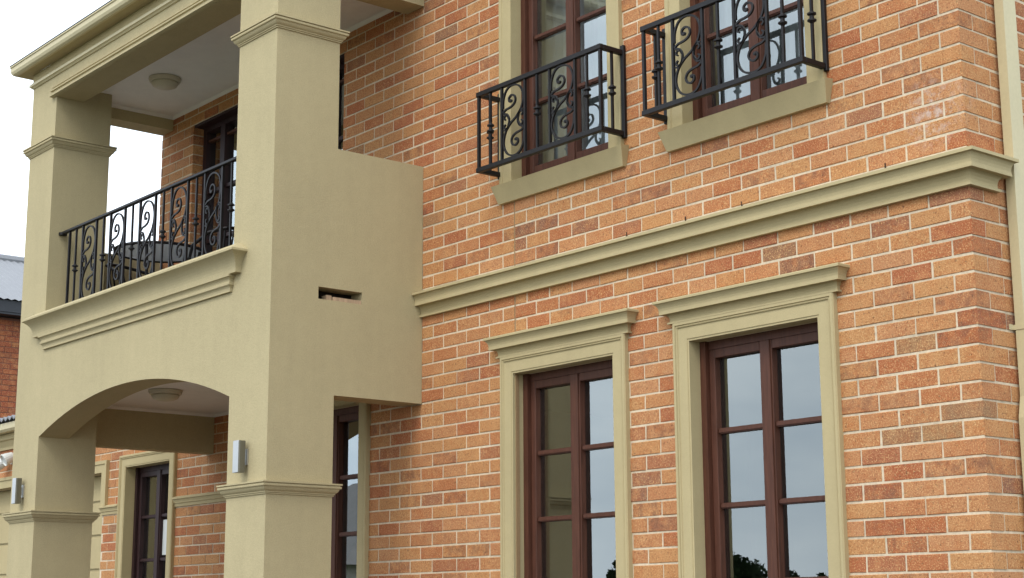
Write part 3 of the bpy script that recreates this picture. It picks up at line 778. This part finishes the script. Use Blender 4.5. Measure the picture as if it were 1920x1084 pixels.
# ------------------------------------------------------------------ lamps
def wall_lamp(x, label):
    t = thing('wall_lamp', label, 'wall lamp', 'steel up-and-down wall lamps', (x, D, 2.59))
    bm = bmesh.new(); n = 10; pts = [(-.034, -.028), (-.034, -.066), (-.030, -.072), (.030, -.072), (.034, -.066), (.034, -.028)]
    v0 = [bm.verts.new((a, b, -.10)) for a, b in pts]; v1 = [bm.verts.new((a, b, .10)) for a, b in pts]
    bm.faces.new(v0[::-1]); bm.faces.new(v1)
    for i in range(len(pts)): j = (i + 1) % len(pts); bm.faces.new((v0[i], v0[j], v1[j], v1[i]))
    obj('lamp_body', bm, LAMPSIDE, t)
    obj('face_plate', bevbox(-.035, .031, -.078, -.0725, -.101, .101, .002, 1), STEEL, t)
    bm = bmesh.new(); box(bm, -.026, .026, -.010, -.001, -.05, .05); box(bm, -.010, .010, -.0279, -.0101, -.03, .03)
    obj('wall_plate', bm, STEEL, t); return t
wall_lamp(-4.60, 'steel wall lamp on the near portico column below the balcony')
wall_lamp(-8.075, 'steel wall lamp on the far portico column at the left')
def ceiling_lamp(x, y, z, label):
    t = thing('ceiling_lamp', label, 'ceiling lamp', 'round flush ceiling lamps', (x, y, z))
    obj('lamp_base', lathe(bmesh.new(), [(.130, -.001), (.132, -.010), (.124, -.032), (.118, -.036)], 0, 0, 36), OPAL, t, smooth=False)
    obj('diffuser', lathe(bmesh.new(), [(.110, -.0365), (.108, -.048), (.096, -.066), (.070, -.078), (.037, -.084), (.01, -.086)], 0, 0, 36), OPAL, t, smooth=True)
ceiling_lamp(-7.17, -0.55, 5.911, 'round cream ceiling lamp on the upper balcony ceiling')
ceiling_lamp(-7.05, -0.50, 3.341, 'round cream ceiling lamp inside the ground floor arch')
# floodlight on the wing at the far left
fl = thing('floodlight', 'twin white floodlight on the garage wall at the left edge', 'floodlight', None, (-12.566, RY, 3.279))
obj('mount', lathe(bmesh.new(), [(.05, -.001), (.05, -.03), (.03, -.04)], 0, 0, 14, 'y'), WHITEP, fl)
for sx in (-1, 1):
    bm = lathe(bmesh.new(), [(.03, .08), (.045, .06), (.060, 0), (.066, -.04), (.060, -.045), (.05, -.03)], 0, 0, 16, 'y')
    for q in bm.verts: q.co *= 1.05
    h = obj('lamp_head', bm, WHITEP, fl, smooth=False); h.location = (sx * .10, -.11, -.02 + .02 * sx); h.rotation_euler = (R_(28), 0, R_(-20 + 16 * sx))
nt_ = obj('paper_notice', bbox(-9.365, -9.204, RY + .147, RY + .1485, 2.169, 2.490), PAPER)
nt_['label'] = 'white paper notice stuck on the glazed door under the arch'; nt_['category'] = 'notice'

# ------------------------------------------------------------------ balcony furniture
tb = thing('garden_table', 'round dark-rimmed glass table on the balcony behind the railing', 'table', None, (-7.30, -0.47, 3.80))
TZ = 0.705
obj('table_rim', lathe(bmesh.new(), [(.345, TZ - .020), (.362, TZ - .022), (.368, TZ - .011), (.362, TZ), (.345, TZ - .002)], 0, 0, 48, ring_=True), IRON, tb)
obj('table_top', lathe(bmesh.new(), [(.01, TZ - .012), (.344, TZ - .012), (.344, TZ - .005), (.01, TZ - .005)], 0, 0, 40), FROST, tb)
for k in range(4):
    a = R_(45 + 90 * k)
    obj('leg', tube(bmesh.new(), [(.33 * math.cos(a), .33 * math.sin(a), TZ - .02), (.30 * math.cos(a), .30 * math.sin(a), .35), (.36 * math.cos(a), .36 * math.sin(a), 0)], .013), IRON, tb)
def chair(x, y, rz, label):
    t = thing('garden_chair', label, 'chair', 'garden chairs on the balcony', (x, y, 3.80)); t.rotation_euler = (0, 0, rz)
    hoop = [(-.26, .05, .42), (-.27, -.02, .58), (-.25, -.18, .66), (-.15, -.27, .70), (0, -.30, .715), (.15, -.27, .70), (.25, -.18, .66), (.27, -.02, .58), (.26, .05, .42)]
    obj('back_hoop', tube(bmesh.new(), hoop, .014), IRON, t)
    obj('seat', lathe(bmesh.new(), [(.05, .425), (.22, .425), (.235, .435), (.22, .45), (.05, .44)], 0, 0, 20), IRON, t)
    for k in range(5):
        xx = -.14 + .07 * k; obj('back_slat', tube(bmesh.new(), [(xx * .9, -.20, .44), (xx, -.28 + abs(xx) * .25, .70 - abs(xx) * .1)], .007), IRON, t)
    for sx in (-1, 1):
        for sy in (-1, 1): obj('leg', tube(bmesh.new(), [(sx * .19, sy * .17, .43), (sx * .22, sy * .21, 0)], .012), IRON, t)
chair(-7.78, -0.36, R_(-75), 'dark metal chair with a hoop back at the far side of the balcony table')
chair(-6.55, -0.35, R_(100), 'dark metal chair with a hoop back at the right of the balcony table')

# ------------------------------------------------------------------ neighbours
nb = thing('neighbour_house', 'red brick building with grey corrugated roof at the far left', 'building')
nxw = -20.0
bm = bbox(nxw - 6, nxw, -0.5, 14, 0, 6.24)
nw = obj('wall', bm, REDMORTAR, nb)
rb = bmesh.new(); lay2 = rb.faces.layers.float.new('tone')
for c in range(40):
    zz = 6.2 - .086 * c
    y = -0.5 + (0 if c % 2 else .12)
    while y < 7.5: add_brick(rb, nxw - .02, nxw + .006, y, y + .23, zz - .076, zz, 's', random.random(), lay2); y += .24
o = obj('brickwork', rb, REDBRICK, nb); o['kind'] = 'stuff'
bm = bmesh.new(); box(bm, nxw - .2, nxw + .25, -0.8, 14.2, 6.25, 6.28); box(bm, nxw + .10, nxw + .26, -0.8, 14.2, 6.285, 6.47)
obj('fascia', bm, DARKTRIM, nb)
bm = bmesh.new(); prev = None; n = 0; y = -0.85
while y < 14.2:
    dz = .011 * math.cos(n * math.pi)
    cur = [bm.verts.new((nxw + .30, y, 6.48 + dz)), bm.verts.new((nxw - 2.6, y, 7.76 + dz)), bm.verts.new((nxw - 5.8, y, 6.48 + dz))]
    if prev: bm.faces.new((prev[0], cur[0], cur[1], prev[1])); bm.faces.new((prev[1], cur[1], cur[2], prev[2]))
    prev = cur; n += 1; y += .06
nr = obj('roof', bm, ZINC, nb)
obj('ridge_cap', tube(bmesh.new(), [(nxw - 2.6, -0.9, 7.76), (nxw - 2.6, 14.2, 7.76)], .09, 8), ZINC, nr)

fh = thing('distant_house', 'pale house with grey tiled hip roof across the street, mirrored in the glass', 'house', None, (-41, -24, 0))
obj('wall', bbox(-5, 5, -4, 4, 0, 3.1), PALEWALL, fh)
bm = bmesh.new(); q = [bm.verts.new(p) for p in ((-5.5, -4.5, 3.1), (5.5, -4.5, 3.1), (5.5, 4.5, 3.1), (-5.5, 4.5, 3.1), (-1.6, 0, 6.1), (1.6, 0, 6.1))]
for f in ((0, 1, 5, 4), (1, 2, 5), (2, 3, 4, 5), (3, 0, 4), (3, 2, 1, 0)): bm.faces.new([q[i] for i in f])
obj('roof', bm, TILE, fh)
for x in (-2.6, 2.4): obj('window', bbox(x - .8, x + .8, 4.001, 4.05, 1.0, 2.4), DARKTRIM, fh)
obj('window', bbox(5.001, 5.05, -1, 1, 1.0, 2.4), DARKTRIM, fh)

def tree(x, y, h, cr, label, n=900, seed=1):
    rnd = random.Random(seed)
    t = thing('tree', label, 'tree', 'trees across the street', (x, y, 0))
    bm = bmesh.new(); tube(bm, [(0, 0, 0), (.1, .05, h * .35), (.0, .1, h * .75)], [h * .035, h * .025, h * .008], 8)
    for k in range(5):
        a = k * 1.26; tube(bm, [(.05, .03, h * (.3 + .06 * k)), (math.cos(a) * cr * .6, math.sin(a) * cr * .6, h * (.5 + .06 * k))], [h * .014, h * .005], 6)
    obj('trunk', bm, BARK, t)
    bm = bmesh.new()
    cl = [(rnd.uniform(-.65, .65) * cr, rnd.uniform(-.65, .65) * cr, h * rnd.uniform(.36, .84), cr * rnd.uniform(.28, .5)) for _ in range(14)]
    for _ in range(n):
        cx, cy, cz, r = rnd.choice(cl)
        d = Vector((rnd.gauss(0, 1), rnd.gauss(0, 1), rnd.gauss(0, 1))).normalized() * r * rnd.uniform(.55, 1.05)
        p = Vector((cx, cy, cz)) + d; s = h * rnd.uniform(.022, .05)
        a = Vector((rnd.gauss(0, 1), rnd.gauss(0, 1), rnd.gauss(0, 1))).normalized(); b = a.orthogonal().normalized()
        bm.faces.new([bm.verts.new(p + a * s), bm.verts.new(p + b * s * .7), bm.verts.new(p - a * s), bm.verts.new(p - b * s * .7)])
    obj('crown', bm, LEAF, t, recalc=False)
tree(-76.1, -80.8, 6.0, 2.9, 'broad dark tree mirrored in the ground window nearest the corner', 5200, 3)
tree(-73.1, -83.2, 5.2, 0.9, 'slim tree mirrored in the right panes of the corner window', 1500, 5)
tree(-71.9, -84.1, 4.7, 1.3, 'low rounded tree mirrored in the right panes of the corner window', 1800, 7)
tree(-83.7, -74.4, 6.7, 1.0, 'slim tall tree mirrored in the ground window nearest the portico', 1800, 9)
tree(-84.2, -73.9, 5.8, 1.8, 'low bushy tree mirrored in the ground window nearest the portico', 2600, 12)
# far belt of scrub along the horizon across the street
bm = bmesh.new(); rnd = random.Random(21)
for _ in range(16000):
    a = rnd.uniform(-62, -25); rr = rnd.uniform(112, 122)
    ax, ay = math.sin(R_(a)) * rr * 1.0, -math.cos(R_(a)) * rr
    top = 3.9 + .45 * math.sin(a * 2.3) + .35 * math.sin(a * 6.1 + 1)
    p = Vector((ax, ay, rnd.uniform(0, 1) ** .7 * top)); q = rnd.uniform(.15, .4)
    u = Vector((rnd.gauss(0, 1), rnd.gauss(0, 1), rnd.gauss(0, 1))).normalized(); v = u.orthogonal().normalized()
    bm.faces.new([bm.verts.new(p + u * q), bm.verts.new(p + v * q * .7), bm.verts.new(p - u * q), bm.verts.new(p - v * q * .7)])
o = obj('scrub', bm, LEAF, recalc=False); o['kind'] = 'stuff'; o['label'] = 'low dark scrub along the horizon across the street'; o['category'] = 'bushes'
